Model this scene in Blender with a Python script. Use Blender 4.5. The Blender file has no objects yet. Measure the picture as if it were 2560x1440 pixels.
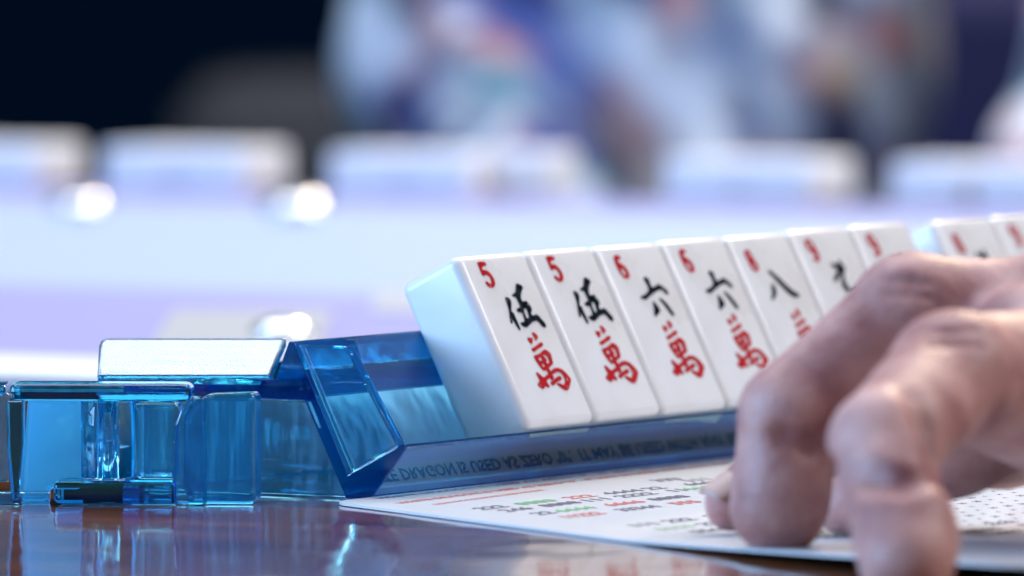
import bpy, bmesh, math, random
import numpy as np
from mathutils import Vector, Matrix
from mathutils.geometry import tessellate_polygon
random.seed(4); rng = np.random.default_rng(4)
C = bpy.context.scene.collection
sc = bpy.context.scene

# ---------------------------------------------------------------- camera, world, lights, exposure
CAM_H, CAM_PITCH, FPX = 0.10896319, 0.04728432, 25061.5
cd = bpy.data.cameras.new('camera'); cam = bpy.data.objects.new('camera', cd); C.objects.link(cam)
cam.location = (0, 0, CAM_H); cam.rotation_euler = (math.pi/2 - CAM_PITCH, 0, 0)
cd.sensor_width = 36; cd.lens = FPX*36/2560; cd.clip_start = .05; cd.clip_end = 60
cd.dof.use_dof = True; cd.dof.focus_distance = 1.592; cd.dof.aperture_fstop = 23.5
sc.camera = cam

w = bpy.data.worlds.new('World'); sc.world = w; w.use_nodes = True
bg = w.node_tree.nodes['Background']; bg.inputs[0].default_value = (.30, .42, .72, 1); bg.inputs[1].default_value = .30

def area(name, loc, target, size, sizey, power, col):
    l = bpy.data.lights.new(name, 'AREA'); l.shape = 'RECTANGLE'; l.size = size; l.size_y = sizey
    l.energy = power; l.color = col
    o = bpy.data.objects.new(name, l); C.objects.link(o); o.location = loc
    o.rotation_euler = (Vector(target) - Vector(loc)).to_track_quat('-Z', 'Y').to_euler()
    return o
area('window_light', (-2.0, .95, .70), (0, 1.65, .02), 1.3, 1.0, 76, (.34, .60, 1))
area('person_fill', (.3, 3.5, 1.5), (.15, 4.8, 0), 1.0, .7, 10, (.72, .84, 1)).data.spread = math.radians(95)  # added fill that brightens the person behind the table
area('ceiling_light', (.1, 2.5, 1.9), (.1, 2.25, 0), 2.4, 1.5, 50, (.88, .92, 1))
area('warm_lamp', (.7, 4.1, 1.7), (.05, 1.7, .03), .4, .3, 40, (1, .82, .60))
area('room_fill', (1.1, .7, 1.3), (.05, 1.6, .02), .9, .9, 3.5, (1, .88, .82))
area('side_fill', (1.7, 1.75, 1.55), (0, 2.45, 0), .8, .8, 24, (.95, .95, 1))  # added fill for the right faces of the far tiles
area('far_side_fill', (1.6, 2.55, .55), (0, 2.85, .01), .4, .4, 2.2, (.84, .90, 1)).data.spread = math.radians(70)  # second added fill, evens out the far tiles' right sides
sc.view_settings.view_transform = 'Standard'; sc.view_settings.look = 'None'
sc.view_settings.exposure = 0; sc.view_settings.gamma = 1; sc.view_settings.use_curve_mapping = False
cy = sc.cycles
cy.max_bounces = 24; cy.transmission_bounces = 24; cy.glossy_bounces = 12; cy.diffuse_bounces = 4; cy.transparent_max_bounces = 16
cy.caustics_reflective = True; cy.caustics_refractive = True; cy.blur_glossy = .3
cy.sample_clamp_indirect = 6; cy.sample_clamp_direct = 0
cy.use_denoising = True

# ---------------------------------------------------------------- helpers
def at(px, py, Y):                       # pixel of the 2560 x 1440 frame + distance -> point in the room
    dx, dz = (px-1280)/FPX, -(py-720)/FPX
    c, s = math.cos(CAM_PITCH), math.sin(CAM_PITCH)
    d = Vector((dx, c + dz*s, -s + dz*c))
    return Vector((0, 0, CAM_H)) + d*(Y/d.y)
def tab(px, py):                         # ... -> point on the table top
    dx, dz = (px-1280)/FPX, -(py-720)/FPX
    c, s = math.cos(CAM_PITCH), math.sin(CAM_PITCH)
    d = Vector((dx, c + dz*s, -s + dz*c))
    return Vector((0, 0, CAM_H)) - d*(CAM_H/d.z)

def tag(o, label=None, cat=None, group=None, kind=None):
    if label: o['label'] = label
    if cat: o['category'] = cat
    if group: o['group'] = group
    if kind: o['kind'] = kind
    return o
def empty(name, loc=(0, 0, 0), rz=0):
    o = bpy.data.objects.new(name, None); C.objects.link(o); o.location = loc; o.rotation_euler = (0, 0, rz)
    o.empty_display_size = .01
    return o
def link(name, me, mat=None, parent=None):
    o = bpy.data.objects.new(name, me); C.objects.link(o)
    if mat: me.materials.append(mat)
    if parent: o.parent = parent
    return o
def obj(name, bm, mat=None, parent=None, smooth=False):
    bmesh.ops.recalc_face_normals(bm, faces=bm.faces)
    me = bpy.data.meshes.new(name); bm.to_mesh(me); bm.free()
    if smooth: me.polygons.foreach_set('use_smooth', [True]*len(me.polygons))
    return link(name, me, mat, parent)
def add_box(bm, x0, x1, y0, y1, z0, z1, M=None, bevel=0, seg=2):
    r = bmesh.ops.create_cube(bm, size=1)['verts']
    for v in r:
        v.co = Vector(((x0+x1)/2 + v.co.x*(x1-x0), (y0+y1)/2 + v.co.y*(y1-y0), (z0+z1)/2 + v.co.z*(z1-z0)))
    if bevel:
        es = list({e for v in r for e in v.link_edges})
        r = bmesh.ops.bevel(bm, geom=es, offset=bevel, segments=seg, profile=.5, affect='EDGES')['verts']
        r = list({v for v in r})
    if M is not None:
        bmesh.ops.transform(bm, matrix=M, verts=r)
    return r
def add_prism(bm, pts, y0, y1, bevel=0, seg=2):     # polygon in x,z swept along y
    a = [bm.verts.new((x, y0, z)) for x, z in pts]; b = [bm.verts.new((x, y1, z)) for x, z in pts]
    fs = [bm.faces.new(a), bm.faces.new(b[::-1])]
    n = len(pts)
    for i in range(n): fs.append(bm.faces.new((a[i], b[i], b[(i+1) % n], a[(i+1) % n])))
    bmesh.ops.recalc_face_normals(bm, faces=fs)
    if bevel:
        bmesh.ops.bevel(bm, geom=list({e for f in fs for e in f.edges}), offset=bevel, segments=seg, profile=.5, affect='EDGES')
def add_lathe(bm, prof, cx, cy, n=64):              # closed (r, z) profile turned round z
    rings = []
    for k in range(n):
        t = 2*math.pi*k/n
        rings.append([bm.verts.new((cx + r*math.cos(t), cy + r*math.sin(t), z)) for r, z in prof])
    m = len(prof)
    for k in range(n):
        A, B = rings[k], rings[(k+1) % n]
        for j in range(m):
            bm.faces.new((A[j], B[j], B[(j+1) % m], A[(j+1) % m]))
def disc_profile(r, z0, z1, c, n=4):                # (r, z) outline of a disc with rounded rim, tiny hole on the axis
    p = [(.00005, z0)]
    for k in range(n+1):
        t = -math.pi/2 + math.pi/2*k/n; p.append((r - c + c*math.cos(t), z0 + c + c*math.sin(t)))
    for k in range(n+1):
        t = math.pi/2*k/n; p.append((r - c + c*math.cos(t), z1 - c + c*math.sin(t)))
    p.append((.00005, z1))
    return p

# signed distance modelling (bodies grown as one continuous surface)
def sdf_grid(lo, hi, h):
    ax = [np.arange(lo[i], hi[i] + h, h) for i in range(3)]
    return np.stack(np.meshgrid(*ax, indexing='ij'), -1), np.array(lo, float), h
def cone(P, a, b, ra, rb):
    a, b = np.array(a, float), np.array(b, float); ab = b - a
    t = np.clip(((P - a) @ ab)/(ab @ ab), 0, 1)
    return np.linalg.norm(P - a - t[..., None]*ab, axis=-1) - (ra + (rb - ra)*t)
def ball(P, c, r):
    q = (P - np.array(c, float))/np.array(r, float)
    k = np.linalg.norm(q, axis=-1)
    return (k - 1)*min(np.atleast_1d(r))
def smin(a, b, k):
    h = np.clip(.5 + .5*(b - a)/k, 0, 1)
    return b*(1 - h) + a*h - k*h*(1 - h)
def smax(a, b, k): return -smin(-a, -b, k)
def surface_nets(D, lo, h):
    s = D < 0
    n = np.array(D.shape)
    cnt = np.zeros(n - 1); acc = np.zeros(tuple(n - 1) + (3,))
    crn = [(i, j, k) for i in (0, 1) for j in (0, 1) for k in (0, 1)]
    sl = lambda c: tuple(slice(c[i], n[i] - 1 + c[i]) for i in range(3))
    for c in crn:
        for ax in range(3):
            if c[ax]: continue
            d = list(c); d[ax] = 1; d = tuple(d)
            A, B = D[sl(c)], D[sl(d)]
            m = (A < 0) != (B < 0)
            t = np.where(m, A/np.where(m, A - B, 1), 0)
            p = np.zeros(tuple(n - 1) + (3,)); p[...] = c; p[..., ax] += t
            acc += np.where(m[..., None], p, 0); cnt += m
    act = cnt > 0
    idx = -np.ones(n - 1, int); idx[act] = np.arange(act.sum())
    base = np.argwhere(act)
    V = lo + (base + acc[act]/cnt[act][:, None])*h
    F = []
    for ax in range(3):
        u, v = [(1, 2), (2, 0), (0, 1)][ax]
        sh = list(n); sh[ax] -= 1
        A = np.take(s, range(0, n[ax] - 1), ax); B = np.take(s, range(1, n[ax]), ax)
        cr = np.argwhere(A != B)
        ok = (cr[:, u] > 0) & (cr[:, v] > 0) & (cr[:, u] < n[u] - 1) & (cr[:, v] < n[v] - 1)
        cr = cr[ok]
        flip = A[tuple(cr.T)]
        def g(du, dv):
            q = cr.copy(); q[:, u] -= du; q[:, v] -= dv
            return idx[tuple(q.T)]
        q = np.stack([g(1, 1), g(0, 1), g(0, 0), g(1, 0)], 1)
        q[~flip] = q[~flip][:, ::-1]
        F.append(q)
    F = np.concatenate(F); F = F[(F >= 0).all(1)]
    return V, F
def net_mesh(name, D, lo, h, mat, parent=None, relax=1):
    V, F = surface_nets(D, lo, h)
    for _ in range(relax):
        S = np.zeros_like(V); c = np.zeros(len(V))
        for i in range(4):
            for j in ((i+1) % 4, (i-1) % 4):
                np.add.at(S, F[:, i], V[F[:, j]]); np.add.at(c, F[:, i], 1)
        V = V*.5 + S/np.maximum(c, 1)[:, None]*.5
    me = bpy.data.meshes.new(name); me.from_pydata(V.tolist(), [], F.tolist()); me.update()
    me.polygons.foreach_set('use_smooth', [True]*len(me.polygons))
    return link(name, me, mat, parent), V

# ---------------------------------------------------------------- materials
def mat(name):
    m = bpy.data.materials.new(name); m.use_nodes = True
    nt = m.node_tree
    return m, nt, nt.nodes['Principled BSDF'], nt.nodes['Material Output']
def node(nt, typ, **kw):
    n = nt.nodes.new(typ)
    for k, v in kw.items():
        if k in n.inputs.keys(): n.inputs[k].default_value = v
        else: setattr(n, k, v)
    return n
def bump(nt, p, height, strength, dist):
    b = node(nt, 'ShaderNodeBump', Strength=strength, Distance=dist)
    nt.links.new(height, b.inputs['Height']); nt.links.new(b.outputs['Normal'], p.inputs['Normal'])
    return b
def plain(name, col, rough=.5, noise=0, scale=50, coat=0, **kw):
    m, nt, p, out = mat(name)
    p.inputs['Base Color'].default_value = (*col, 1); p.inputs['Roughness'].default_value = rough
    p.inputs['Coat Weight'].default_value = coat; p.inputs['Coat Roughness'].default_value = .05
    for k, v in kw.items(): p.inputs[k].default_value = v
    if noise:
        tc = node(nt, 'ShaderNodeTexCoord'); nz = node(nt, 'ShaderNodeTexNoise', Scale=scale, Detail=4.0)
        nt.links.new(tc.outputs['Object'], nz.inputs['Vector'])
        mx = node(nt, 'ShaderNodeMix', data_type='RGBA')
        mx.inputs[6].default_value = (*[c*(1-noise) for c in col], 1); mx.inputs[7].default_value = (*[min(1, c*(1+noise)) for c in col], 1)
        nt.links.new(nz.outputs['Fac'], mx.inputs[0]); nt.links.new(mx.outputs[2], p.inputs['Base Color'])
    return m

def acrylic(name, dens, col=(.01, .82, .95), rough=.012, wave=.14, wscale=60, stretch=(1, 1, .4), milk=.06, tint=(.012, .40, .92)):
    m, nt, p, out = mat(name); nt.nodes.remove(p)
    g = node(nt, 'ShaderNodeBsdfGlass', IOR=1.49, Roughness=rough)
    g.inputs['Color'].default_value = (1, 1, 1, 1)
    d = node(nt, 'ShaderNodeBsdfTranslucent'); d.inputs['Color'].default_value = (*tint, 1)
    mx = node(nt, 'ShaderNodeMixShader'); mx.inputs[0].default_value = milk
    v = node(nt, 'ShaderNodeVolumeAbsorption', Density=dens); v.inputs['Color'].default_value = (*col, 1)
    tc = node(nt, 'ShaderNodeTexCoord'); mp = node(nt, 'ShaderNodeMapping'); mp.inputs['Scale'].default_value = stretch
    n1 = node(nt, 'ShaderNodeTexNoise', Scale=wscale, Detail=3.0)
    nt.links.new(tc.outputs['Object'], mp.inputs['Vector']); nt.links.new(mp.outputs[0], n1.inputs['Vector'])
    b = node(nt, 'ShaderNodeBump', Strength=wave, Distance=.0012)
    nt.links.new(n1.outputs['Fac'], b.inputs['Height']); nt.links.new(b.outputs['Normal'], g.inputs['Normal'])
    n2 = node(nt, 'ShaderNodeTexNoise', Scale=70.0, Detail=6.0); nt.links.new(tc.outputs['Object'], n2.inputs['Vector'])
    mr = node(nt, 'ShaderNodeMapRange'); mr.inputs['From Min'].default_value = .42; mr.inputs['From Max'].default_value = .75; mr.inputs['To Min'].default_value = .004; mr.inputs['To Max'].default_value = .12
    nt.links.new(n2.outputs['Fac'], mr.inputs[0]); nt.links.new(mr.outputs[0], g.inputs['Roughness'])
    nt.links.new(g.outputs[0], mx.inputs[1]); nt.links.new(d.outputs[0], mx.inputs[2])
    nt.links.new(mx.outputs[0], out.inputs['Surface']); nt.links.new(v.outputs[0], out.inputs['Volume'])
    return m
M_BLUE = acrylic('blue_acrylic', 215)
M_DEEP = acrylic('blue_acrylic_deep', 420, milk=.03)
M_CAP = acrylic('blue_acrylic_end', 190, milk=.12, tint=(.03, .46, .72))
M_LIT = acrylic('blue_acrylic_lit', 120, wave=.3, wscale=160, milk=.6, tint=(.14, .62, 1))  # paler copy, stands in for light shining through the housing
M_BLUE2 = acrylic('blue_acrylic_hinge', 190, wave=.3, wscale=160, stretch=(1, 1, .12), milk=.14, tint=(.03, .46, .95))
m, nt, p, out = mat('frosted_sheen'); M_PANEL = m
p.inputs['Base Color'].default_value = (.64, .74, .78, 1); p.inputs['Roughness'].default_value = .28; p.inputs['Coat Weight'].default_value = .8; p.inputs['Coat Roughness'].default_value = .12  # pale base colour stands in for light reflected by the clear panel
tc = node(nt, 'ShaderNodeTexCoord'); nz = node(nt, 'ShaderNodeTexNoise', Scale=3800.0, Detail=2.0); n2 = node(nt, 'ShaderNodeTexNoise', Scale=120.0, Detail=2.0)
mp = node(nt, 'ShaderNodeMapping'); mp.inputs['Scale'].default_value = (1, 1, 5)
ad = node(nt, 'ShaderNodeMath', operation='ADD'); nt.links.new(tc.outputs['Object'], nz.inputs['Vector']); nt.links.new(tc.outputs['Object'], mp.inputs[0]); nt.links.new(mp.outputs[0], n2.inputs['Vector'])
nt.links.new(nz.outputs['Fac'], ad.inputs[0]); nt.links.new(n2.outputs['Fac'], ad.inputs[1]); bump(nt, p, ad.outputs[0], .9, .0005)

m, nt, p, out = mat('tile_white'); M_TILE = m
p.inputs['Base Color'].default_value = (.80, .785, .78, 1); p.inputs['Roughness'].default_value = .30
p.inputs['Subsurface Weight'].default_value = .35; p.inputs['Subsurface Radius'].default_value = (1, .9, .85); p.inputs['Subsurface Scale'].default_value = .0022
p.inputs['Coat Weight'].default_value = .25; p.inputs['Coat Roughness'].default_value = .12
tc = node(nt, 'ShaderNodeTexCoord'); nz = node(nt, 'ShaderNodeTexNoise', Scale=220.0, Detail=3.0)
nt.links.new(tc.outputs['Object'], nz.inputs['Vector']); bump(nt, p, nz.outputs['Fac'], .12, .0004)
n2 = node(nt, 'ShaderNodeTexNoise', Scale=45.0, Detail=4.0); nt.links.new(tc.outputs['Object'], n2.inputs['Vector'])
rp = node(nt, 'ShaderNodeValToRGB'); rp.color_ramp.elements[0].color = (.73, .70, .66, 1); rp.color_ramp.elements[1].color = (.83, .82, .81, 1); rp.color_ramp.elements[0].position = .3; rp.color_ramp.elements[1].position = .6
nt.links.new(n2.outputs['Fac'], rp.inputs[0]); nt.links.new(rp.outputs[0], p.inputs['Base Color'])
mr = node(nt, 'ShaderNodeMapRange'); mr.inputs['To Min'].default_value = .16; mr.inputs['To Max'].default_value = .42
nt.links.new(n2.outputs['Fac'], mr.inputs[0]); nt.links.new(mr.outputs[0], p.inputs['Roughness'])
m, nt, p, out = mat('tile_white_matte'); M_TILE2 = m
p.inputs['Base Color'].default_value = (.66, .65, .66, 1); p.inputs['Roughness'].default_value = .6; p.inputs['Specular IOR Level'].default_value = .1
def paint(name, col):
    m, nt, p, out = mat(name)
    p.inputs['Base Color'].default_value = (*col, 1); p.inputs['Roughness'].default_value = .16
    tc = node(nt, 'ShaderNodeTexCoord'); nz = node(nt, 'ShaderNodeTexNoise', Scale=600.0, Detail=2.0)
    nt.links.new(tc.outputs['Object'], nz.inputs['Vector']); bump(nt, p, nz.outputs['Fac'], .7, .0007)
    return m
M_RED = paint('red_paint', (.50, .012, .016)); M_INK = paint('black_paint', (.004, .008, .012)); M_GREEN = paint('green_paint', (.01, .12, .06))

# glossy brown wood
m, nt, p, out = mat('table_wood'); M_WOOD = m
tc = node(nt, 'ShaderNodeTexCoord'); mp = node(nt, 'ShaderNodeMapping'); mp.inputs['Scale'].default_value = (1, 9, 1); mp.inputs['Rotation'].default_value = (0, 0, .5)
n1 = node(nt, 'ShaderNodeTexNoise', Scale=14.0, Detail=8.0, Distortion=.6)
rp = node(nt, 'ShaderNodeValToRGB'); rp.color_ramp.elements[0].color = (.10, .034, .011, 1); rp.color_ramp.elements[1].color = (.30, .115, .042, 1)
rp.color_ramp.elements[0].position = .3; rp.color_ramp.elements[1].position = .7
nt.links.new(tc.outputs['Object'], mp.inputs[0]); nt.links.new(mp.outputs[0], n1.inputs['Vector']); nt.links.new(n1.outputs['Fac'], rp.inputs[0])
nt.links.new(rp.outputs[0], p.inputs['Base Color']); p.inputs['Coat Weight'].default_value = .25; p.inputs['Coat Roughness'].default_value = .04
n2 = node(nt, 'ShaderNodeTexNoise', Scale=26.0, Detail=2.0); nt.links.new(tc.outputs['Object'], n2.inputs['Vector'])
bump(nt, p, n2.outputs['Fac'], .16, .004)
n3 = node(nt, 'ShaderNodeTexNoise', Scale=38.0, Detail=7.0, Distortion=1.5); nt.links.new(tc.outputs['Object'], n3.inputs['Vector'])
mr = node(nt, 'ShaderNodeMapRange'); mr.inputs['From Min'].default_value = .4; mr.inputs['From Max'].default_value = .7; mr.inputs['To Min'].default_value = .03; mr.inputs['To Max'].default_value = .13
nt.links.new(n3.outputs['Fac'], mr.inputs[0]); nt.links.new(mr.outputs[0], p.inputs['Roughness'])

# playing mat: pale blue with lavender bands and white hem (bands across its own length)
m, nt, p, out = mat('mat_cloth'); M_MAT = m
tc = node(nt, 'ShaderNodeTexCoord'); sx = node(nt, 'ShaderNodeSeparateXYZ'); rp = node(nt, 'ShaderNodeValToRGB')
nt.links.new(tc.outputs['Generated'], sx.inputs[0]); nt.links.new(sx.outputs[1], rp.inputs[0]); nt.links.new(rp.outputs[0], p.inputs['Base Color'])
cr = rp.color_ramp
stops = [(0, (.70, .70, .72)), (.064, (.70, .70, .72)), (.080, (.275, .275, .50)), (.365, (.275, .275, .50)), (.40, (.345, .43, .58)), (.885, (.345, .43, .58)), (.915, (.26, .26, .54)), (1, (.26, .26, .54))]  # far lavender band paints the shade and reflection under the far tiles
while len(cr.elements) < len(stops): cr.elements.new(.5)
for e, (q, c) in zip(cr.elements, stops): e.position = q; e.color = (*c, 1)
p.inputs['Roughness'].default_value = .6
nz = node(nt, 'ShaderNodeTexNoise', Scale=900.0); nt.links.new(tc.outputs['Object'], nz.inputs['Vector']); bump(nt, p, nz.outputs['Fac'], .2, .0005)

M_CARD = plain('card_stock', (.66, .66, .665), .38, .03, 60, coat=.3)
M_CREFLECT = plain('reflected_line_print', (.09, .10, .24), .5); M_CNAVY = plain('navy_print', (.03, .045, .11), .5); M_CRED = plain('red_print', (.52, .06, .06), .5); M_CGREEN = plain('green_print', (.05, .36, .12), .5)
M_WALL = plain('wall_paint', (.0008, .006, .015), 1, .6, 1.2, **{'Specular IOR Level': 0})
M_FLOOR = plain('floor_carpet', (.004, .006, .010), .9, .3, 20)
M_CHAIR = plain('chair_fabric', (.002, .0025, .045), .9, .3, 40)
M_GREYCHAIR = plain('grey_chair_fabric', (.020, .019, .022), .9, .3, 30)
M_DARKWOOD = plain('chair_wood', (.05, .025, .015), .4, .3, 30)
M_GLINT = plain('glint_silver', (.95, .96, .96), .22, Metallic=.85)
M_HAIR = plain('hair', (.03, .02, .015), .5, .4, 80)

# skin
m, nt, p, out = mat('skin'); M_SKIN = m
tc = node(nt, 'ShaderNodeTexCoord')
n1 = node(nt, 'ShaderNodeTexNoise', Scale=95.0, Detail=5.0); rp = node(nt, 'ShaderNodeValToRGB')
rp.color_ramp.elements[0].position = .32; rp.color_ramp.elements[0].color = (.27, .088, .080, 1); rp.color_ramp.elements[1].position = .66; rp.color_ramp.elements[1].color = (.60, .325, .275, 1)
nt.links.new(tc.outputs['Object'], n1.inputs['Vector']); nt.links.new(n1.outputs['Fac'], rp.inputs[0]); nt.links.new(rp.outputs[0], p.inputs['Base Color'])
p.inputs['Roughness'].default_value = .50; p.inputs['Specular IOR Level'].default_value = .45; p.inputs['Subsurface Weight'].default_value = .35
p.inputs['Subsurface Radius'].default_value = (1, .35, .2); p.inputs['Subsurface Scale'].default_value = .0022
v1 = node(nt, 'ShaderNodeTexVoronoi', Scale=900.0); n3 = node(nt, 'ShaderNodeTexNoise', Scale=260.0, Detail=3.0)
ad = node(nt, 'ShaderNodeMath', operation='ADD')
nt.links.new(tc.outputs['Object'], v1.inputs['Vector']); nt.links.new(tc.outputs['Object'], n3.inputs['Vector'])
nt.links.new(v1.outputs['Distance'], ad.inputs[0]); nt.links.new(n3.outputs['Fac'], ad.inputs[1]); bump(nt, p, ad.outputs[0], .22, .0004)
M_NAIL = plain('nail', (.56, .35, .28), .45, .08, 300)

# painted blouse: the flower print is a colour attribute of its cloth
m, nt, p, out = mat('floral_cloth'); M_CLOTH = m
va = node(nt, 'ShaderNodeVertexColor', layer_name='print'); nt.links.new(va.outputs[0], p.inputs['Base Color']); p.inputs['Roughness'].default_value = .8
GLYPH = {
    '5': [[[(-5.68,13.95),(-3.18,13.89),(-2.98,13.23),(-4.43,13.04),(-4.89,12.79),(-4.91,12.41),(-3.72,12.36),(-2.87,11.62),(-2.58,10.61),(-2.98,9.73),(-3.56,9.3),(-4.54,9.18),(-5.36,9.48),(-5.74,10.25),(-5.14,10.47),(-4.62,10.0),(-4.1,9.88),(-3.72,10.26),(-3.55,10.95),(-3.95,11.47),(-4.68,11.55),(-5.35,11.35),(-5.73,11.55),(-5.63,12.84)]]],
    'five': [[[(-1.73,7.42),(-0.66,7.32),(-0.26,6.8),(-0.52,6.11),(-1.33,5.15),(-2.1,3.78),(-2.58,2.91),(-3.09,2.58),(-3.12,3.13),(-2.5,4.3),(-2.02,5.28),(-1.8,6.27)]],[[(-1.74,4.77),(-1.1,4.63),(-1.08,3.73),(-1.01,2.43),(-1.09,1.43),(-1.52,1.4),(-1.93,2.37),(-2.15,3.48)]],[[(3.64,9.73),(5.02,9.22),(5.13,8.71),(4.24,8.2),(3.55,7.63),(3.11,7.04),(3.02,6.34),(3.78,6.41),(4.45,6.48),(4.68,5.97),(5.1,5.34),(4.96,4.75),(4.29,4.28),(4.17,3.88),(4.69,3.76),(5.65,3.96),(6.28,3.63),(6.76,2.86),(7.25,2.33),(7.21,1.63),(6.68,1.47),(5.95,1.79),(5.61,2.51),(5.14,2.83),(4.04,2.79),(2.65,2.35),(1.39,1.86),(0.81,1.79),(-0.03,2.08),(-0.35,2.65),(0.31,2.77),(0.94,2.79),(1.44,3.21),(1.6,4.01),(1.46,4.51),(0.6,4.55),(0.08,5.03),(1.43,5.42),(1.85,5.5),(1.85,6.2),(1.8,7.3),(0.95,7.34),(0.73,7.7),(2.22,8.09),(2.89,8.86)],[(2.86,5.2),(3.42,5.12),(3.41,4.52),(3.25,3.73),(2.63,3.25),(2.17,3.48),(2.26,4.17),(2.43,4.87)]]],
    'wan': [[[(2.23,0.94),(2.96,0.63),(3.33,0.07),(3.06,-0.27),(1.9,-0.76),(2.04,-0.04),(1.88,0.69)]],[[(0.0,0.1),(0.64,-0.11),(1.4,-0.06),(1.19,-0.54),(0.51,-1.23),(0.01,-0.93),(-0.2,-0.38)]],[[(-0.36,-1.95),(1.43,-1.59),(3.15,-1.0),(3.73,-1.07),(3.82,-1.48),(3.17,-1.81),(1.68,-2.1),(0.18,-2.6),(-0.27,-2.36)]],[[(-0.48,-3.16),(1.11,-3.06),(2.58,-2.59),(3.61,-2.28),(4.46,-2.64),(4.95,-3.25),(4.6,-4.14),(4.39,-4.94),(3.4,-5.29),(2.62,-5.48),(2.2,-5.81),(1.3,-5.95),(0.62,-6.0),(0.1,-5.43),(-0.32,-4.51),(-0.56,-3.78)],[(0.5,-3.75),(1.21,-3.56),(1.66,-3.81),(1.39,-4.15),(0.57,-4.29)],[(0.93,-4.76),(1.42,-4.74),(1.65,-5.07),(1.08,-5.4),(0.69,-5.28)],[(2.28,-3.3),(3.04,-3.25),(3.61,-3.55),(3.61,-4.18),(3.46,-4.62),(2.77,-4.85),(2.29,-4.65),(2.93,-4.23),(2.64,-3.77)]],[[(1.5,-5.69),(2.4,-5.55),(2.55,-6.19),(2.57,-7.0),(1.85,-7.33),(1.67,-6.51)]],[[(-2.06,-6.17),(-1.48,-6.25),(-0.95,-6.82),(-0.45,-7.2),(0.58,-6.9),(1.83,-6.51),(2.31,-6.72),(1.85,-7.33),(0.73,-7.53),(-0.21,-7.93),(0.25,-8.59),(0.07,-9.03),(-0.71,-8.8),(-1.06,-8.43),(-1.45,-9.03),(-2.08,-9.13),(-2.85,-8.69),(-3.14,-8.22),(-2.2,-7.83),(-1.78,-7.49),(-2.0,-6.94)]],[[(2.77,-6.11),(4.02,-5.73),(5.13,-5.74),(6.2,-6.03),(6.97,-6.7),(7.52,-7.45),(7.73,-7.91),(7.19,-8.51),(5.58,-9.78),(4.65,-9.73),(3.75,-9.23),(2.9,-8.46),(3.34,-8.31),(4.3,-8.72),(5.01,-8.85),(5.83,-8.08),(6.07,-7.46),(5.74,-6.63),(4.79,-6.4),(3.52,-6.6),(2.7,-6.83)]],[[(1.04,-8.18),(1.91,-7.87),(3.6,-7.33),(4.72,-7.12),(5.0,-7.49),(4.67,-7.93),(3.69,-8.05),(2.5,-8.35),(1.56,-8.75),(1.23,-8.55)]],[[(2.02,-6.88),(2.73,-7.01),(2.42,-7.63),(1.76,-7.86),(1.78,-7.41)]]],
    '6': [[[(-5.97,13.19),(-4.84,13.35),(-4.04,12.96),(-3.96,12.6),(-4.96,12.48),(-5.44,12.1),(-4.96,11.77),(-4.03,11.32),(-3.5,10.58),(-3.48,9.66),(-3.94,9.06),(-4.98,8.9),(-5.81,9.25),(-6.37,10.19),(-6.51,11.43),(-6.46,12.45)],[(-5.48,10.87),(-4.75,10.74),(-4.49,10.01),(-4.62,9.6),(-5.41,9.54),(-5.66,10.16)]]],
    'six': [[[(0.59,8.96),(1.52,8.97),(2.07,8.49),(1.89,7.78),(1.88,7.06),(3.03,7.11),(4.32,7.57),(5.2,7.27),(6.13,6.56),(6.56,5.92),(6.17,5.43),(5.51,5.76),(4.9,6.41),(3.82,6.46),(2.26,6.12),(0.11,5.5),(-1.67,4.86),(-2.31,5.0),(-3.32,5.35),(-2.56,5.62),(-0.83,5.95),(0.6,6.6),(0.76,7.52),(0.49,8.35)]],[[(0.22,4.57),(0.79,4.24),(1.32,3.5),(1.42,2.67),(0.5,2.2),(-0.44,1.94),(-1.12,1.67),(-1.0,2.17),(-0.4,3.06),(-0.05,3.87)]],[[(2.74,5.07),(3.48,4.83),(4.37,4.07),(5.03,3.01),(5.43,1.86),(5.02,1.58),(4.46,1.81),(4.0,2.65),(3.32,3.91),(2.79,4.66)]]],
    '8': [[[(-6.5,12.35),(-5.26,12.5),(-4.63,11.73),(-4.64,10.78),(-4.03,9.66),(-4.16,8.71),(-5.18,8.21),(-6.18,8.53),(-6.75,9.37),(-6.5,10.31),(-6.97,11.28)],[(-5.8,11.98),(-5.33,11.62),(-5.31,10.87),(-5.86,10.96),(-6.04,11.52)],[(-5.63,10.0),(-4.99,9.7),(-4.9,8.88),(-5.48,8.77),(-5.79,9.33)]]],
    'eight': [[[(-1.69,8.2),(-0.56,8.35),(0.31,7.57),(1.65,6.41),(2.75,5.27),(3.95,4.26),(5.62,3.5),(5.66,3.09),(4.11,2.89),(2.73,3.36),(1.52,4.37),(0.26,5.93),(-0.73,7.2)]],[[(-2.15,5.9),(-1.51,5.6),(-1.51,4.51),(-2.14,3.72),(-4.07,2.73),(-4.46,3.02),(-3.26,4.05),(-2.76,4.98)]]],
    'nine': [[[(2.19,9.14),(2.84,8.47),(2.22,7.23),(0.45,6.03),(-1.88,4.86),(-2.66,5.11),(-1.45,6.12),(0.52,7.09)]],[[(-1.15,8.43),(-0.0,8.38),(1.49,7.79),(3.29,7.82),(2.81,6.99),(1.79,5.97),(1.15,4.94),(1.27,3.87),(2.4,3.08),(4.73,3.51),(5.33,3.27),(3.49,2.71),(1.71,2.48),(0.14,2.97),(-0.47,4.17),(0.34,5.4),(1.53,6.62),(0.82,6.97),(-0.67,7.57)]]],
}
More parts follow.
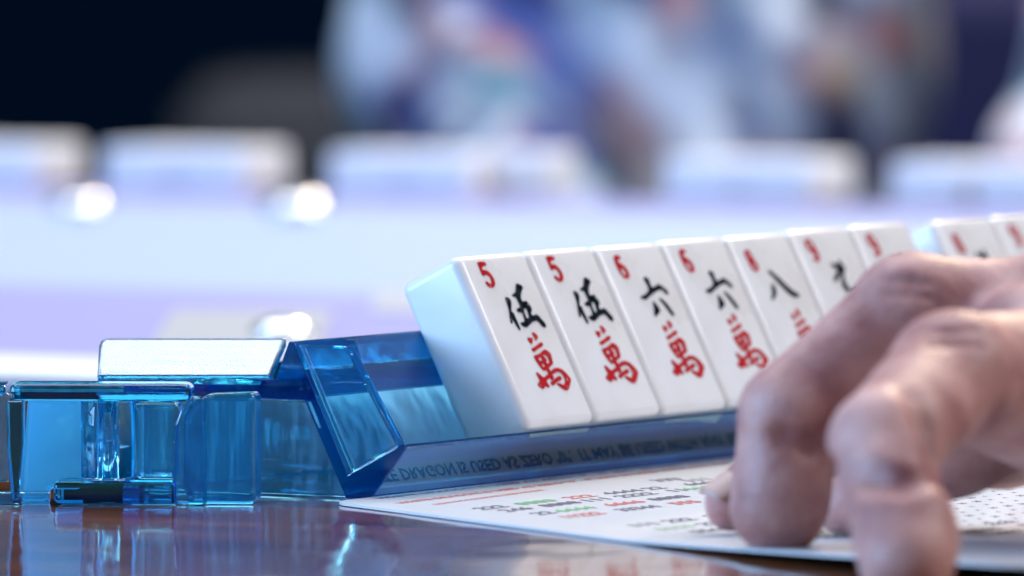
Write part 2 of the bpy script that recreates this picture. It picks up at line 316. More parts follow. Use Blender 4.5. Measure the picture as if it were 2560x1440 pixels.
# ---------------------------------------------------------------- the setting
O = Vector((-.0237994, 1.59053, 0)); RZ = math.atan2(-.5122977, .85880793)
AV = Vector((.5122977, .85880793, 0)); PV = Vector((.85880793, -.5122977, 0))
bm = bmesh.new(); add_box(bm, -1.0, 1.3, -1.25, 1.078, -.03, 0, bevel=.003)
tt_ = obj('table_top', bm, M_WOOD); tt_.location = O; tt_.rotation_euler = (0, 0, RZ)
tag(tt_, 'glossy brown wooden table top the whole game stands on', None, kind='structure')
bm = bmesh.new(); add_box(bm, -6, 6, -2, 7.5, -.80, -.75)
tag(obj('floor', bm, M_FLOOR), 'dark floor below the table', kind='structure')
bm = bmesh.new(); add_box(bm, -6, 6, 6.0, 6.1, -.75, 3)
tag(obj('wall', bm, M_WALL), 'dark navy wall behind the table', kind='structure')
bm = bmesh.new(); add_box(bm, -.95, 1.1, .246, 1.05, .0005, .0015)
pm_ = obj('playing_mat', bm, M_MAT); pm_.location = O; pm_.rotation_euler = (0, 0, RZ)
tag(pm_, 'pale blue playing mat with lavender bands behind the rack', 'mat')

# ---------------------------------------------------------------- tile rack (local x = towards the player, y = along the rack)
rack = empty('tile_rack', O, RZ)
tag(rack, 'transparent blue acrylic rack holding the row of white tiles', 'tile rack')
mm = lambda pts: [(x*.001, z*.001) for x, z in pts]
prof = mm([(-3.1, 0.05), (1.5, 0.05), (8.0, 8.1), (8.35, 8.7), (8.1, 9.05), (7.0, 9.0), (6.6, 8.7), (-2.7, 3.9), (-12.7, 24.4), (-13.0, 24.8), (-13.8, 24.8),
           (-16.4, 18.6), (-45, 18.6), (-45, .05), (-42, .05), (-42, 15.5), (-10.9, 15.5)])
bm = bmesh.new(); add_prism(bm, prof, 0, .2435, bevel=.00022)
obj('rack_body', bm, M_BLUE, rack)
bm = bmesh.new(); add_prism(bm, mm([(-41.9, .25), (-3.45, .25), (-10.75, 15.4), (-41.9, 15.4)]),   .0010, .0034, bevel=.0003)
obj('end_cap', bm, M_CAP, rack)
bm = bmesh.new(); add_prism(bm, mm([(-2.5, 4.15), (6.4, 8.85), (-2.6, 23.2), (-3.6, 24.3), (-12.5, 24.3)]), .0006, .0030, bevel=.0004)
obj('end_stop', bm, M_BLUE, rack)
# frosted panel standing on the near end of the ledge
pl = at(243, 905, 1.606); pr = at(716, 905, 1.606)
inv = (Matrix.Translation(O) @ Matrix.Rotation(RZ, 4, 'Z')).inverted()
L_ = (pr - pl).length
bm = bmesh.new()
hp = [(0, 0), (L_ - .0031, 0), (L_, .0064), (.0016, .0064)]
SL = .0109; hp = [(0, 0), (L_ - .0028, 0), (L_ - .0002, SL), (.0012, SL), (.0003, SL - .0006), (0, SL - .002)]
add_prism(bm, hp, 0, .0018, bevel=.0003)
pan = obj('ledge_panel', bm, M_BLUE2, rack)
PANEL_TILT = 1.02  # leans back to catch the ceiling light
pan.matrix_local = inv @ Matrix.Translation((pl.x, 1.606, .0188)) @ Matrix.Rotation(-PANEL_TILT, 4, 'X')
bm = bmesh.new(); e_ = .0006
add_prism(bm, [(e_, .0002), (L_ - .0030, .0002), (L_ - .0009, SL - .0010), (e_ + .0005, SL - .0010), (e_, SL - .002)], -.0002, -.00002)
obj('frosted_sheen_face', bm, M_PANEL, pan)
# hinge of the pusher, in front of the near end of the rack
def loc(px, Y, z=0):
    q = inv @ Vector(((px-1280)/FPX*Y, Y, 0)); return (q.x, q.y)
K = 25061.5/1.588/1000
def placed(name, bm, m, px, Y, z=0, yaw=-.06):
    o = obj(name, bm, m, rack)
    o.matrix_local = inv @ Matrix.Translation(Vector(((px-1280)/FPX*Y, Y, z))) @ Matrix.Rotation(yaw, 4, 'Z')
    return o
bm = bmesh.new(); add_box(bm, 0, .0288, 0, .0075, .0164, .0193, bevel=.00125, seg=4); cap = placed('hinge_cap', bm, M_DEEP, 20, 1.5775)
cx, cyy = loc(268, 1.5832)
bm = bmesh.new(); add_lathe(bm, [(.0013, .0041), (.0042, .0041), (.0043, .0043), (.0043, .0160), (.0042, .0162), (.0013, .0162)], cx, cyy, 48); obj('hinge_barrel', bm, M_BLUE2, rack, True)
bm = bmesh.new(); add_lathe(bm, disc_profile(.0009, .0042, .0161, .0002), cx, cyy, 20); obj('hinge_pin', bm, M_CAP, rack, True)
bm = bmesh.new(); add_box(bm, 0, .0072, 0, .0068, .0041, .0162, bevel=.0012, seg=4); placed('hinge_core', bm, M_BLUE2, 332, 1.5785)
bm = bmesh.new(); add_box(bm, 0, .0195, 0, .0085, .0002, .0039, bevel=.0011, seg=4); placed('hinge_base', bm, M_DEEP, 130, 1.5772)
# upright block between the hinge and the rack end
x0 = loc(462, 1.586)[0]; x1 = loc(640, 1.586)[0]; yb = loc(640, 1.586)[1]
bm = bmesh.new()
w_ = .0114
arc = [(w_*0 + .0045 - .0045*math.cos(t), .0129 + .0045*math.sin(t)) for t in np.linspace(0, math.pi/2, 7)]
add_prism(bm, [(w_, .0002), (w_, .0176)] + [(a_, b_) for a_, b_ in arc[::-1]] + [(0, .0030), (.0006, .0002)], 0, .0085, bevel=.0009, seg=3)
blk = obj('hinge_block', bm, M_BLUE2, rack)
bp = Vector(((458-1280)/FPX*1.580, 1.5785, 0))
blk.matrix_local = inv @ Matrix.Translation(bp) @ Matrix.Rotation(-.10, 4, 'Z')
# curved web joining block and barrel
bm = bmesh.new()
outer = [(.0052*math.sin(t) - .0006, .0115 + .0052*math.cos(t)) for t in np.linspace(-1.35, .0, 8)]
add_prism(bm, [(-.0008, .0001), (.0022, .0001), (.0022, .0168)] + [(-.0000, .0166), (-.0014, .0150), (-.0022, .0128), (-.0026, .0100), (-.0028, .0040), (-.0026, .0001)][:], 0, .006, bevel=.0003)
wb = obj('hinge_web', bm, M_BLUE2, rack)
wb.matrix_local = inv @ Matrix.Translation(Vector(((474-1280)/FPX*1.581, 1.5765, .0001))) @ Matrix.Rotation(-.10, 4, 'Z')
# near housing: stepped plate and tapering fin
bm = bmesh.new()
add_prism(bm, [(0, .0002), (.0046, .0002), (.0046, .0021), (.0100, .0021), (.0100, .0163), (.0012, .0163)], 0, .0050, bevel=.0008, seg=3)
hs = obj('hinge_plate', bm, M_LIT, rack); hs.matrix_local = inv @ Matrix.Translation(Vector(((48-1280)/FPX*1.586, 1.5862, 0)))
bm = bmesh.new()
add_prism(bm, [(.0008, .0010), (.0019, .0010), (.0027, .0100), (.0027, .0166), (0, .0166), (.0001, .0090)], 0, .006, bevel=.0003)
fn = obj('hinge_fin', bm, M_DEEP, rack); fn.matrix_local = inv @ Matrix.Translation(Vector(((16-1280)/FPX*1.578, 1.575, 0)))
bm = bmesh.new(); add_box(bm, -.14, .0062, 0, .004, .0002, .0020, bevel=.0003)
ft = obj('pusher_foot', bm, M_BLUE2, rack); ft.matrix_local = inv @ Matrix.Translation(Vector(((24-1280)/FPX*1.58, 1.578, 0)))
bm = bmesh.new(); add_box(bm, -.14, -.0004, 0, .012, .0166, .0182, bevel=.0003)
add_box(bm, -.14, -.0004, .010, .0118, .0022, .0164, bevel=.0003)
pa = obj('pusher_arm', bm, M_BLUE2, rack); pa.matrix_local = inv @ Matrix.Translation(Vector(((14-1280)/FPX*1.585, 1.590, 0)))

# ---------------------------------------------------------------- mahjong tiles on the rack
TW, TH, TT = .0219, .0312, .01237
def rounded_tile(bevel=.0017, seg=5):
    bm = bmesh.new(); add_box(bm, -TW/2, TW/2, -TH/2, TH/2, -TT, 0, bevel=bevel, seg=seg)
    bmesh.ops.recalc_face_normals(bm, faces=bm.faces)
    me = bpy.data.meshes.new('mahjong_tile'); bm.to_mesh(me); bm.free()
    me.polygons.foreach_set('use_smooth', [True]*len(me.polygons)); me.materials.append(M_TILE)
    return me
TILE_ME = rounded_tile()
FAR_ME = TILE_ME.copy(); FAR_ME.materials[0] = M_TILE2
def glyph_mesh(name, strokes, m, flip=None, dx=0, dy=0):
    bm = bmesh.new(); z = .00010
    for loops in strokes:
        z += .000012
        P = [[Vector((x*.001, y*.001, 0)) for x, y in l] for l in loops]
        # smooth each traced outline once (corner cutting)
        Q = []
        for l in P:
            n = len(l); s = []
            for i in range(n):
                s += [l[i]*.78 + l[i-1]*.22, l[i]*.78 + l[(i+1) % n]*.22]
            Q.append(s)
        if flip is not None:
            for l in Q:
                for v in l: v.x, v.y = 2*flip[0] - v.x, 2*flip[1] - v.y
        flat = [v for l in Q for v in l]
        top = [bm.verts.new((v.x + dx, v.y + dy, z)) for v in flat]; bot = [bm.verts.new((v.x + dx, v.y + dy, -.0003)) for v in flat]
        for t in tessellate_polygon(Q):
            try: bm.faces.new([top[i] for i in t])
            except ValueError: pass
        k = 0
        for l in Q:
            n = len(l)
            for i in range(n):
                bm.faces.new((top[k+i], top[k+(i+1) % n], bot[k+(i+1) % n], bot[k+i]))
            k += n
    bmesh.ops.recalc_face_normals(bm, faces=bm.faces)
    me = bpy.data.meshes.new(name); bm.to_mesh(me); bm.free(); me.materials.append(m)
    return me
n6 = [q for s in GLYPH['6'] for l in s for q in l]
c6 = (sum(q[0] for q in n6)/len(n6)*.001, .0113)
GM = {'5': glyph_mesh('numeral', GLYPH['5'], M_RED), '6': glyph_mesh('numeral', GLYPH['6'], M_RED), '8': glyph_mesh('numeral', GLYPH['8'], M_RED),
      '9': glyph_mesh('numeral', GLYPH['6'], M_RED, flip=c6, dx=-.0004, dy=-.0004),
      'five': glyph_mesh('black_character', GLYPH['five'], M_INK), 'six': glyph_mesh('black_character', GLYPH['six'], M_INK),
      'eight': glyph_mesh('black_character', GLYPH['eight'], M_INK), 'nine': glyph_mesh('black_character', GLYPH['nine'], M_INK),
      'wan': glyph_mesh('red_character', GLYPH['wan'], M_RED)}
LEAN = math.radians(26.817)
S_AX = PV*(-math.sin(LEAN)) + Vector((0, 0, 1))*math.cos(LEAN)
N_AX = PV*math.cos(LEAN) + Vector((0, 0, 1))*math.sin(LEAN)
ROT = Matrix((AV, S_AX, N_AX)).transposed().to_4x4()
def tile_at(a, num, ch, label, tilt=0, dz=0):
    base = O + AV*(a + TW/2) + PV*-.0025 + Vector((0, 0, .0041)) + N_AX*(TT + .00005) + S_AX*(TH/2 + dz)
    o = bpy.data.objects.new('mahjong_tile', TILE_ME); C.objects.link(o)
    o.matrix_world = Matrix.Translation(base) @ ROT @ Matrix.Rotation(tilt, 4, 'Z')
    tag(o, label, 'mahjong tile', 'tiles standing in a row on the rack')
    for k in (num, ch, 'wan'):
        c = bpy.data.objects.new(GM[k].name.split('.')[0], GM[k]); C.objects.link(c); c.parent = o
    return o
A0 = .0378
row = [('5', 'five', 'white tile with red 5 at the near end of the row, blue side showing'),
       ('5', 'five', 'second white tile marked 5, right beside the end tile'),
       ('6', 'six', 'white tile with red 6, next to the second 5 tile'),
       ('6', 'six', 'white tile with red 6, between another 6 and the 8 tile'),
       ('8', 'eight', 'white tile with red 8, fingers covering its lower half'),
       ('9', 'nine', 'blurred white tile with red 9 right beside the 8 tile'),
       ('9', 'nine', 'blurred white tile before the gap in the row, just above the knuckles')]
jit = [0, .004, -.003, .002, .003, -.002, .002]
for i, (n_, c_, lab) in enumerate(row):
    tile_at(A0 + .022*i, n_, c_, lab, jit[i]*.4, [0, .0001, 0, .0002, .0001, .0004, .0005][i])
a8 = A0 + .022*7 + .0085
tile_at(a8, '8', 'nine', 'blurred white tile just past the gap in the row, lit blue on its side', 0, .0002)
tile_at(a8 + .022, '9', 'five', 'second blurred white tile past the gap, at the right edge of the photo', 0, .0003)
tile_at(a8 + .044, '9', 'nine', 'third white tile past the gap, mostly outside the frame', 0, .0002)

# ---------------------------------------------------------------- score card with printed hands
T0 = tab(820, 1261); T1 = tab(1810, 1390); E2 = (T1 - T0).normalized()
def card_z(u, v):
    h = 0
    if v > .095: h = 2.7e-3*((v - .095)/.09)**1.15
    h *= max(0, 1 - u/.075)**1.2
    return .00012 + h + .00018*math.sin(v*38)*math.sin(u*30)
def card_pt(u, v, dz=0): 
    q = T0 + AV*u + E2*v
    return Vector((q.x, q.y, card_z(u, v) + dz))
bm = bmesh.new(); NU, NV = 48, 64; CT = .00042
us = np.linspace(0, .185, NU); vs = np.linspace(.0013, .215, NV)
def cut(u, v):                             # slightly rounded tip
    r = .004
    if u < r and v < .0013 + r:
        dx, dy = u - r, v - .0013 - r; l = math.hypot(dx, dy)
        if l > r: u, v = r + dx*r/l, .0013 + r + dy*r/l
    return u, v
topv = [[bm.verts.new(card_pt(*cut(u, v), CT)) for v in vs] for u in us]
botv = [[bm.verts.new(card_pt(*cut(u, v), 0)) for v in vs] for u in us]
for i in range(NU-1):
    for j in range(NV-1):
        bm.faces.new((topv[i][j], topv[i+1][j], topv[i+1][j+1], topv[i][j+1]))
        bm.faces.new((botv[i][j], botv[i][j+1], botv[i+1][j+1], botv[i+1][j]))
rim = [(i, 0) for i in range(NU)] + [(NU-1, j) for j in range(1, NV)] + [(i, NV-1) for i in range(NU-2, -1, -1)] + [(0, j) for j in range(NV-2, 0, -1)]
for k in range(len(rim)):
    (i, j), (i2, j2) = rim[k], rim[(k+1) % len(rim)]
    bm.faces.new((topv[i][j], topv[i2][j2], botv[i2][j2], botv[i][j]))
card_bm = bm
dg = bpy.context.evaluated_depsgraph_get()
def text_tris(s, size):
    cu = bpy.data.curves.new('text', 'FONT'); cu.body = s; cu.size = size; cu.resolution_u = 2; cu.offset = size*.030
    o = bpy.data.objects.new('text', cu); me = bpy.data.meshes.new_from_object(o)
    V = [v.co.copy() for v in me.vertices]; F = [tuple(p.vertices) for p in me.polygons]
    bpy.data.objects.remove(o); bpy.data.curves.remove(cu); bpy.data.meshes.remove(me)
    return V, F
UPV = -E2
def write(ink, s, u, v, size, slope=0.0, sx=1.0):
    bm = card_bm; INK = 'nrgf'.index(ink) + 1
    V, F = text_tris(s, size)
    vv = []
    for q in V:
        uu = u + q.x*sx; vw = v - q.y + slope*q.x
        vv.append(bm.verts.new(card_pt(uu, vw, CT + .00006)))
    for f in F:
        try: bm.faces.new([vv[i] for i in f]).material_index = INK
        except ValueError: pass
mmm = .001

write('r', 'WHITE DRAGON IS USED AS ZERO "0".  IT MAY BE USED WITH ANY SUIT', .0078, .0158, .0034, -.045)
write('f', 'WHITE DRAGON IS USED AS ZERO "0".  IT MAY BE USED WITH ANY SUIT', .0105, .0056, .0031, 0, 1.25)  # added line under the lip, put in only for its reflection
write('r', 'SHOWN IN THE COLORS RED, GREEN AND BLUE', .0120, .0232, .0026, -.045, .62)
rows = [(.0375, [(12.6, 'n', '222'), (25.0, 'g', '0000'), (40.0, 'r', '222'), (52.0, 'n', '4444'), (65, 'n', '22'), (78, 'n', '666')]),
        (.0440, [(14.2, 'n', '246'), (26.3, 'n', '8888'), (39.0, 'n', '111'), (50.0, 'n', '2222'), (66, 'n', '11'), (71, 'g', '444')]),
        (.0530, [(15.4, 'n', '22'), (22.2, 'g', '4444'), (37.5, 'r', '6666'), (51.6, 'n', '8888'), (68, 'r', '111')]),
        (.0615, [(15.8, 'r', '11222'), (33.2, 'n', '33344'), (49.8, 'r', '555'), (64, 'n', '22')]),
        (.0270, [(78.0, 'n', '333')]), (.0320, [(83, 'n', '111'), (96, 'n', '222')]),
        (.0825, [(16.2, 'n', '111'), (27.0, 'n', '222'), (40, 'n', '3333')]),
        (.0910, [(16.0, 'g', '1111'), (29, 'n', '2222'), (44, 'g', '33')]),
        (.0990, [(19.0, 'n', '5566'), (34, 'r', '777'), (47, 'n', '888')]),
        (.1180, [(16, 'n', '111'), (28, 'g', '3333'), (42, 'r', '555')]),
        (.1270, [(16, 'r', '222'), (28, 'n', '4444'), (42, 'n', '666')])]
for v, gs in rows:
    for u, ink, s in gs:
        write(ink, s, u*mmm, v, .0057, 0, 1.0 if len(s) < 5 else .85)
# second panel: small lines of values
for k, v in enumerate(np.arange(.062, .130, .0052)):
    for j in range(22):
        write('n', random.choice(['x', 'c', 'x', '25', 'x', '30']), (66 + j*4.9 + (k % 3)*1.1)*mmm, v, .0022)
for k, v in enumerate((.1335, .1395, .1455)):
    for j in range(5):
        write('n', random.choice(['NEWS', '1111', 'FFFF', '2222', 'DDDD']), (56 + j*19 + k*4)*mmm, v, .0044)
write('r', '13579', .125, .0800, .005)
card_bm.normal_update()
me = bpy.data.meshes.new('score_card'); card_bm.to_mesh(me); card_bm.free()
card = link('score_card', me, M_CARD)
for m_ in (M_CNAVY, M_CRED, M_CGREEN, M_CREFLECT): me.materials.append(m_)
tag(card, 'white printed score card with coloured digits lying in front of the rack', 'card')

# ---------------------------------------------------------------- the hand on the card
def wp(px, py, Y): return tuple(at(px, py, Y))
h = .00065
Pp = {'A0': wp(2640, 815, 1.480), 'A1': wp(2275, 780, 1.475), 'A2': wp(1975, 1035, 1.469), 'A3': wp(1935, 1270, 1.468),
      'B0': wp(2660, 985, 1.452), 'B1': wp(2375, 935, 1.425), 'B2': wp(2210, 1112, 1.398), 'B3': wp(2262, 1405, 1.380),
      'T0': wp(2500, 1040, 1.520), 'T1': wp(2120, 1060, 1.512), 'T2': wp(1836, 1258, 1.506),
      'R0': wp(2520, 1040, 1.487), 'R1': wp(2400, 1120, 1.490), 'R2': wp(2118, 1265, 1.500),
      'K': wp(2900, 900, 1.475), 'W': wp(3330, 860, 1.475)}
lo = np.array([.020, 1.362, -.002]); hi = np.array([.135, 1.545, .085])
lo[0] = min(p[0] for p in Pp.values()) - .012; hi[0] = Pp['W'][0] + .004
hi[2] = max(p[2] for p in Pp.values()) + .026
Pg, lo, h = sdf_grid(lo, hi, h)
sh = Pg.shape[:3]
def chain(keys, rs, k=.0016):
    D = None
    for i in range(len(keys)-1):
        d = cone(Pg, Pp[keys[i]], Pp[keys[i+1]], rs[i], rs[i+1])
        D = d if D is None else smin(D, d, k)
    return D
DA = chain(['A0', 'A1', 'A2', 'A3'], [.0100, .0080, .0074, .0066])
DB = chain(['B0', 'B1', 'B2', 'B3'], [.0126, .0086, .0077, .0064])
DT = chain(['T0', 'T1', 'T2'], [.0105, .0080, .0046], .004)
DR = chain(['R0', 'R1', 'R2'], [.0090, .0066, .0048], .003)
# fleshy pads under the finger ends and knuckle swellings
mid = lambda a, b, t: tuple(np.array(Pp[a])*(1-t) + np.array(Pp[b])*t)
DA = smin(DA, ball(Pg, np.array(mid('A2', 'A3', .75)) + [.0018, -.0012, -.0012], [.0054, .0056, .0074]), .004)
DB = smin(DB, ball(Pg, np.array(mid('B2', 'B3', .74)) + [.0026, -.0008, -.001], [.0052, .0056, .0070]), .004)
DB = smin(DB, ball(Pg, np.array(Pp['B1']) + [.0012, -.002, .0012], [.0078, .0078, .0070]), .003)
DA = smin(DA, ball(Pg, np.array(Pp['A1']) + [.0005, 0, .0010], [.0078, .0078, .0070]), .003)
D = smin(DA, DB, .0011)
D = smin(D, ball(Pg, wp(2590, 850, 1.464), [.010, .009, .0085]), .005)
D = smin(D, DT, .0014); D = smin(D, DR, .0014)
Pm = cone(Pg, Pp['K'], Pp['W'], .021, .020)
Pm = smin(Pm, cone(Pg, Pp['A0'], Pp['K'], .010, .016), .006); Pm = smin(Pm, cone(Pg, Pp['B0'], Pp['K'], .0105, .017), .006)
Pm = smin(Pm, cone(Pg, Pp['T0'], Pp['K'], .010, .016), .006)
D = smin(D, Pm, .004)
# bending creases on the inner side of the finger joints
def surf(px, py):                          # point where the line of sight meets the skin grown so far
    a_, b_ = np.array(at(px, py, 1.35)), np.array(at(px, py, 1.53))
    for t in np.linspace(0, 1, 700):
        q = a_ + (b_ - a_)*t; k = np.round((q - lo)/h).astype(int)
        if (k >= 0).all() and (k < np.array(D.shape)).all() and D[tuple(k)] < 0: return q
    return None
D0 = D.copy()
for pts, r_, k_ in (([(1935, 1078), (1965, 1092), (2030, 1128), (2085, 1160)], .0006, .0024), ([(2120, 1182), (2180, 1197), (2260, 1204), (2340, 1195)], .0007, .0034),
               ([(2285, 990), (2318, 1060), (2345, 1130), (2350, 1190)], .0005, .0045), ([(2225, 705), (2280, 702), (2335, 712)], .0003, .0016), ([(2215, 735), (2275, 735), (2330, 748)], .0003, .0016),
               ([(2330, 835), (2380, 826), (2440, 828)], .0003, .0016), ([(2320, 868), (2380, 858), (2440, 862)], .0003, .0016)):
    S = [surf(*q) for q in pts]
    m_ = len(S) - 1
    for i_ in range(m_):
        p_, q_ = S[i_], S[i_+1]
        ra_, rb_ = [r_*(.25 + .75*min(1, 3*min(t_, 1.15 - t_))) for t_ in (i_/m_, (i_+1)/m_)]
        if p_ is not None and q_ is not None: D0 = smax(D0, -cone(Pg, p_, q_, ra_, rb_), k_)
D = D0
# fingertips press flat onto the card
D = smax(D, (.00075 - Pg[..., 2]), .0012)
hand, V = net_mesh('hand', D, lo, h, M_SKIN, None, 3)
tag(hand, 'right hand with bent fingertips resting on the printed card', 'hand')
# thumbnail seen from its side
bm = bmesh.new()
c0 = np.array(Pp['T2']); ax_ = np.array(Pp['T2']) - np.array(Pp['T1']); ax_ /= np.linalg.norm(ax_)
upn = np.array([-.72, -.35, .60]); upn -= ax_*(upn @ ax_); upn /= np.linalg.norm(upn); sd = np.cross(ax_, upn)
g = []
for i in range(9):
    rr = []
    for j in range(9):
        s, t = (i-4)/4, (j-4)/4
        ang = t*.95*(1 - .12*max(0, s)**2)
        R = .00475 + .0001*(1 - s*s)
        q = c0 + ax_*(s*.0045*(1 - .18*t*t) - .0008) + upn*(R*math.cos(ang)) + sd*(R*math.sin(ang))
        rr.append(q)
    g.append(rr)
tp = [[bm.verts.new(q) for q in r] for r in g]
bt = [[bm.verts.new(c0 + (q - c0)*.90) for q in r] for r in g]
for i in range(8):
    for j in range(8):
        bm.faces.new((tp[i][j], tp[i+1][j], tp[i+1][j+1], tp[i][j+1])); bm.faces.new((bt[i][j], bt[i][j+1], bt[i+1][j+1], bt[i+1][j]))
rim = [(i, 0) for i in range(9)] + [(8, j) for j in range(1, 9)] + [(i, 8) for i in range(7, -1, -1)] + [(0, j) for j in range(7, 0, -1)]
for k in range(len(rim)):
    (i, j), (i2, j2) = rim[k], rim[(k+1) % len(rim)]
    bm.faces.new((tp[i][j], tp[i2][j2], bt[i2][j2], bt[i][j]))
obj('thumbnail', bm, M_NAIL, hand, True)

# ---------------------------------------------------------------- far side of the table: stacked tiles, added glints, paper slips
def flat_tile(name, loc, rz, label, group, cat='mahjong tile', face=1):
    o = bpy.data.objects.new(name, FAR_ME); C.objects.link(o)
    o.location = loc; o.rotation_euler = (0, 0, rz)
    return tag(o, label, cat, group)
places = [('far left pair, cut by the photo\'s left edge', 'left', -95, 2), ('pair left of centre under the dark background', 'left', 418, 2), ('pair just left of the darkest sleeve gap', 'left', 985, 2),
          ('pair right of centre below the flowered blouse', 'left', 1830, 2), ('single slab right of the narrow dark gap', 'only', 2305, 1), ('far right pair, cut by the photo\'s right edge', 'left', 2610, 2)]
for si, (where, q_, pxc, ncol) in enumerate(places):
    yb = 492 + (pxc - 446)*.0217
    q = tab(pxc, yb)
    for c_ in range(ncol):
        s_ = (c_ - (ncol-1)/2)*.0224
        pos = q + (PV*.8 + Vector((.2, 0, 0))).normalized()*s_ + AV*(TH/2)
        lab = ('blurred white tile, %s half of the %s' % ('right' if c_ else 'left', where)) if ncol > 1 else 'blurred lone white tile across the table, right of the narrow dark gap'
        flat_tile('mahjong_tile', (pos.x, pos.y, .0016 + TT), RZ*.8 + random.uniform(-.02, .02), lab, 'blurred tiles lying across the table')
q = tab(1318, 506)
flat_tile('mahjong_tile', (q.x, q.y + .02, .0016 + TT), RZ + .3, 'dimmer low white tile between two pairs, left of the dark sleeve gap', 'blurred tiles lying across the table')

def glint(px, py, r, hgt, label):  # added silver domes, standing in for bright glints
    bm = bmesh.new(); add_lathe(bm, [(.00005, 0)] + [(r*math.cos(t), hgt*(.25 + .75*math.sin(t))) for t in np.linspace(0, 1.55, 9)] + [(.00005, hgt)], 0, 0, 40)
    o = obj('glint', bm, M_GLINT, None, True); q = tab(px, py); o.location = (q.x, q.y, .0016)
    return tag(o, label, 'glint', 'small silver domes added for glints on the mat')
glint(200, 552, .0082, .0060, 'blurred shiny round silver counter, the leftmost of the three')
glint(742, 560, .0095, .0070, 'blurred shiny round silver counter in front of a gap between far tiles')
glint(706, 868, .0068, .0046, 'blurred shiny round silver counter, just above the frosted panel of the rack')
for (a_, b_, lab) in (((360, 795), (790, 905), 'blurred white paper slip on the lavender mat band behind the frosted panel'), ((925, 742), (1110, 800), 'small white paper slip half hidden behind the end tile')):
    A, B = tab(*a_), tab(*b_)
    bm = bmesh.new(); x0 = (a_[0]-1280)/FPX*B.y; x1 = (b_[0]-1280)/FPX*B.y
    add_box(bm, x0, x1, B.y, A.y, .0016, .0019)
    tag(obj('paper_slip', bm, M_CARD), lab, 'paper')

# ---------------------------------------------------------------- person in a flowered blouse behind the table
YP = 3.35; SB = .70; KP = FPX/YP
def pp(px, py, Y=YP): return np.array(at(px, py, Y))
hs = .006
cx_ = (1800-1280)/FPX*YP
lo = np.array([cx_-.34, YP-.45, -.36]); hi = np.array([cx_+.36, YP+.22, .72])
Pg, lo, hs = sdf_grid(lo, hi, .0072)
ctr = np.array([cx_, YP, 0.])
def tors(P, grow=0):
    d = cone(P, (cx_-.015, YP, -.12), (cx_, YP+.02, .18), .095+grow, .11+grow)
    d = smin(d, cone(P, (cx_-.10, YP+.02, .34), (cx_+.10, YP+.02, .34), .062+grow, .062+grow), .10)
    d = smin(d, cone(P, (cx_-.04, YP, -.18), (cx_+.04, YP, -.18), .10+grow, .10+grow), .06)
    return d
armL = [(cx_-.155, YP+.02, .34), (cx_-.128, YP-.02, .03), (cx_-.060, YP-.30, -.07)]
armR = [(cx_+.165, YP+.02, .34), (cx_+.200, YP-.10, .075), (cx_+.125, YP-.36, -.07)]
def arm(P, A, r, grow):
    return smin(cone(P, A[0], A[1], r+grow, r*.82+grow), cone(P, A[1], A[2], r*.82+grow, r*.6+grow), .02)
body = tors(Pg)
for A in (armL, armR): body = smin(body, arm(Pg, A, .042, -.004), .02)
body = smin(body, cone(Pg, (cx_, YP+.01, .38), (cx_, YP, .47), .05, .045), .03)
for A, sgn in ((armL, 1), (armR, -1)):
    e = np.array(A[2]); 
    body = smin(body, cone(Pg, e, e + [sgn*.02, -.03, -.008], .024, .022), .012)
    for k in range(4):
        b_ = e + np.array([sgn*.02 + (k-1.5)*.013, -.045, -.012]); body = smin(body, cone(Pg, b_, b_ + [sgn*.004, -.030, -.012], .0075, .0065), .006)
body = smin(body, ball(Pg, (cx_, YP-.01, .62), [.075, .09, .10]), .02)
lo_s = ctr + (lo - ctr)*SB
person, V = net_mesh('person', body, lo_s, hs*SB, M_SKIN, None, 2)
tag(person, 'person in a loose flowered blue blouse seated across the table', 'person')
bl = tors(Pg, .008)
for A in (armL, armR): bl = smin(bl, arm(Pg, A, .052, .004), .025)
bl = bl + .003*np.sin(Pg[..., 2]*60 + Pg[..., 0]*90) 
bl = smax(bl, (Pg[..., 2] - .395), .01)
blouse, V = net_mesh('blouse', bl, lo_s, hs*SB, M_CLOTH, person, 2)
# flower print: scattered blossoms (colour, size) over the grey blue cloth
col = np.tile(np.array([.20, .25, .38]), (len(V), 1))
kinds = [((.002, .002, .04), .018), ((.50, .22, .21), .016), ((.08, .20, .26), .02), ((.55, .60, .70), .022), ((.50, .32, .12), .012), ((.02, .06, .26), .020), ((.62, .30, .28), .016), ((.85, .87, .92), .017)]
rng = np.random.default_rng(11)
sp = V[rng.choice(len(V), 1700)]
for i, s in enumerate(sp):
    c, r = kinds[rng.choice(len(kinds), p=[.22, .09, .12, .12, .03, .16, .08, .18])]
    r = r*rng.uniform(.35, .72)
    q = (V - s)*np.array([1, 1, rng.uniform(.8, 1.3)])
    f = np.clip(1.6 - np.linalg.norm(q, axis=1)/r*(1 + .3*np.sin(5*np.arctan2(q[:, 2], q[:, 0]) + i)), 0, 1)[:, None]
    col = col*(1-f) + np.array(c)*f
N_, P_, B_, Y_, L_b = (.004, .004, .06), (.56, .22, .20), (.02, .06, .26), (.52, .34, .14), (.48, .54, .66)  # placed blossoms; the big navy patches also paint the sleeve's shade
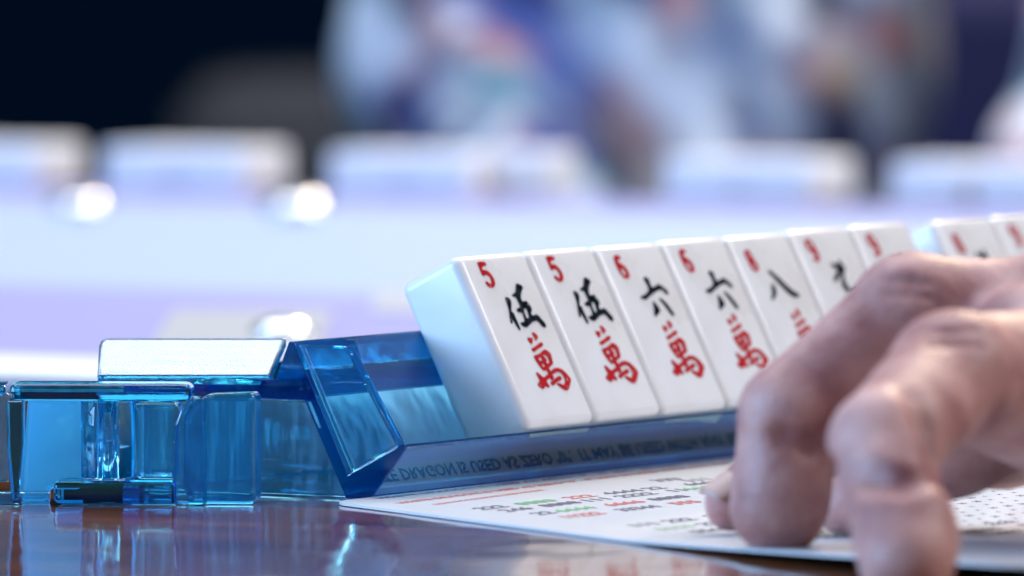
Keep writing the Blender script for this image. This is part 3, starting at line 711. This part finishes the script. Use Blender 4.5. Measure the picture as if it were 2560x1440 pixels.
for px, py, c, r in [(1670, 110, N_, 75), (1835, 255, N_, 70), (1845, 310, B_, 70), (1030, 225, N_, 75), (1545, 220, P_, 70), (1590, 310, P_, 80), (1620, 380, P_, 60),
                     (2080, 170, Y_, 65), (1970, 180, P_, 60), (2190, 60, P_, 60), (1090, 55, P_, 55), (1270, 120, P_, 40), (1400, 150, B_, 100), (1340, 30, B_, 70), (1380, 290, B_, 120), (1300, 330, B_, 100),
                     (1460, 400, N_, 110), (1500, 470, N_, 100), (1500, 60, L_b, 90), (1760, 170, L_b, 70), (2250, 260, L_b, 90), (2130, 430, N_, 70), (1950, 300, L_b, 80), (1800, 20, P_, 40), (960, 120, L_b, 80), (1180, 200, L_b, 70)]:
    z_ = pp(px, py); q = (V - z_); q[:, 1] *= .15; r = .8*r/KP
    f = np.clip(1.9 - np.linalg.norm(q, axis=1)/r, 0, 1)[:, None]
    f[V[:, 1] > YP + .02] = 0
    col = col*(1-f) + np.array(c)*f
col = col*.86
ca = blouse.data.color_attributes.new('print', 'FLOAT_COLOR', 'POINT')
ca.data.foreach_set('color', np.concatenate([col, np.ones((len(V), 1))], 1).astype(np.float32).ravel())
# head hair
bm = bmesh.new(); bmesh.ops.create_uvsphere(bm, u_segments=32, v_segments=20, radius=1)
for v in bm.verts: v.co = Vector((cx_ + SB*v.co.x*.086, YP + SB*(.012 + v.co.y*.096), SB*(.645 + v.co.z*.098) - (.03 if v.co.y > .3 and v.co.z < 0 else 0)))
obj('hair', bm, M_HAIR, person, True)

# chair the person sits on
ch = empty('chair', (cx_, YP+.14, -.75)); tag(ch, 'dark navy upholstered chair behind the person in the flowered blouse', 'chair')
bm = bmesh.new(); add_box(bm, -.30, .30, -.30, .10, .38, .45, bevel=.02, seg=3); obj('seat', bm, M_CHAIR, ch, True)
bm = bmesh.new(); add_box(bm, -.10, .20, .10, .16, .40, .80, bevel=.02, seg=3); obj('backrest', bm, M_CHAIR, ch, True)
for sx_ in (-.28, .28):
    for sy_ in (-.26, .08):
        bm = bmesh.new(); add_box(bm, sx_-.02, sx_+.02, sy_-.02, sy_+.02, 0, .38, bevel=.004); obj('leg', bm, M_DARKWOOD, ch)

# second chair, further back on the left
c2 = empty('chair', (.06, 4.3, -.75)); tag(c2, 'dim brownish grey chair in the dark, left of the person', 'chair')
bm = bmesh.new(); add_box(bm, -.20, .20, -.30, .10, .40, .46, bevel=.02, seg=3); obj('seat', bm, M_GREYCHAIR, c2, True)
bm = bmesh.new(); add_box(bm, -.21, .21, .10, .15, .42, .746, bevel=.03, seg=3); obj('backrest', bm, M_GREYCHAIR, c2, True)
for sx_ in (-.18, .18):
    for sy_ in (-.26, .08):
        bm = bmesh.new(); add_box(bm, sx_-.02, sx_+.02, sy_-.02, sy_+.02, 0, .40, bevel=.004); obj('leg', bm, M_DARKWOOD, c2)
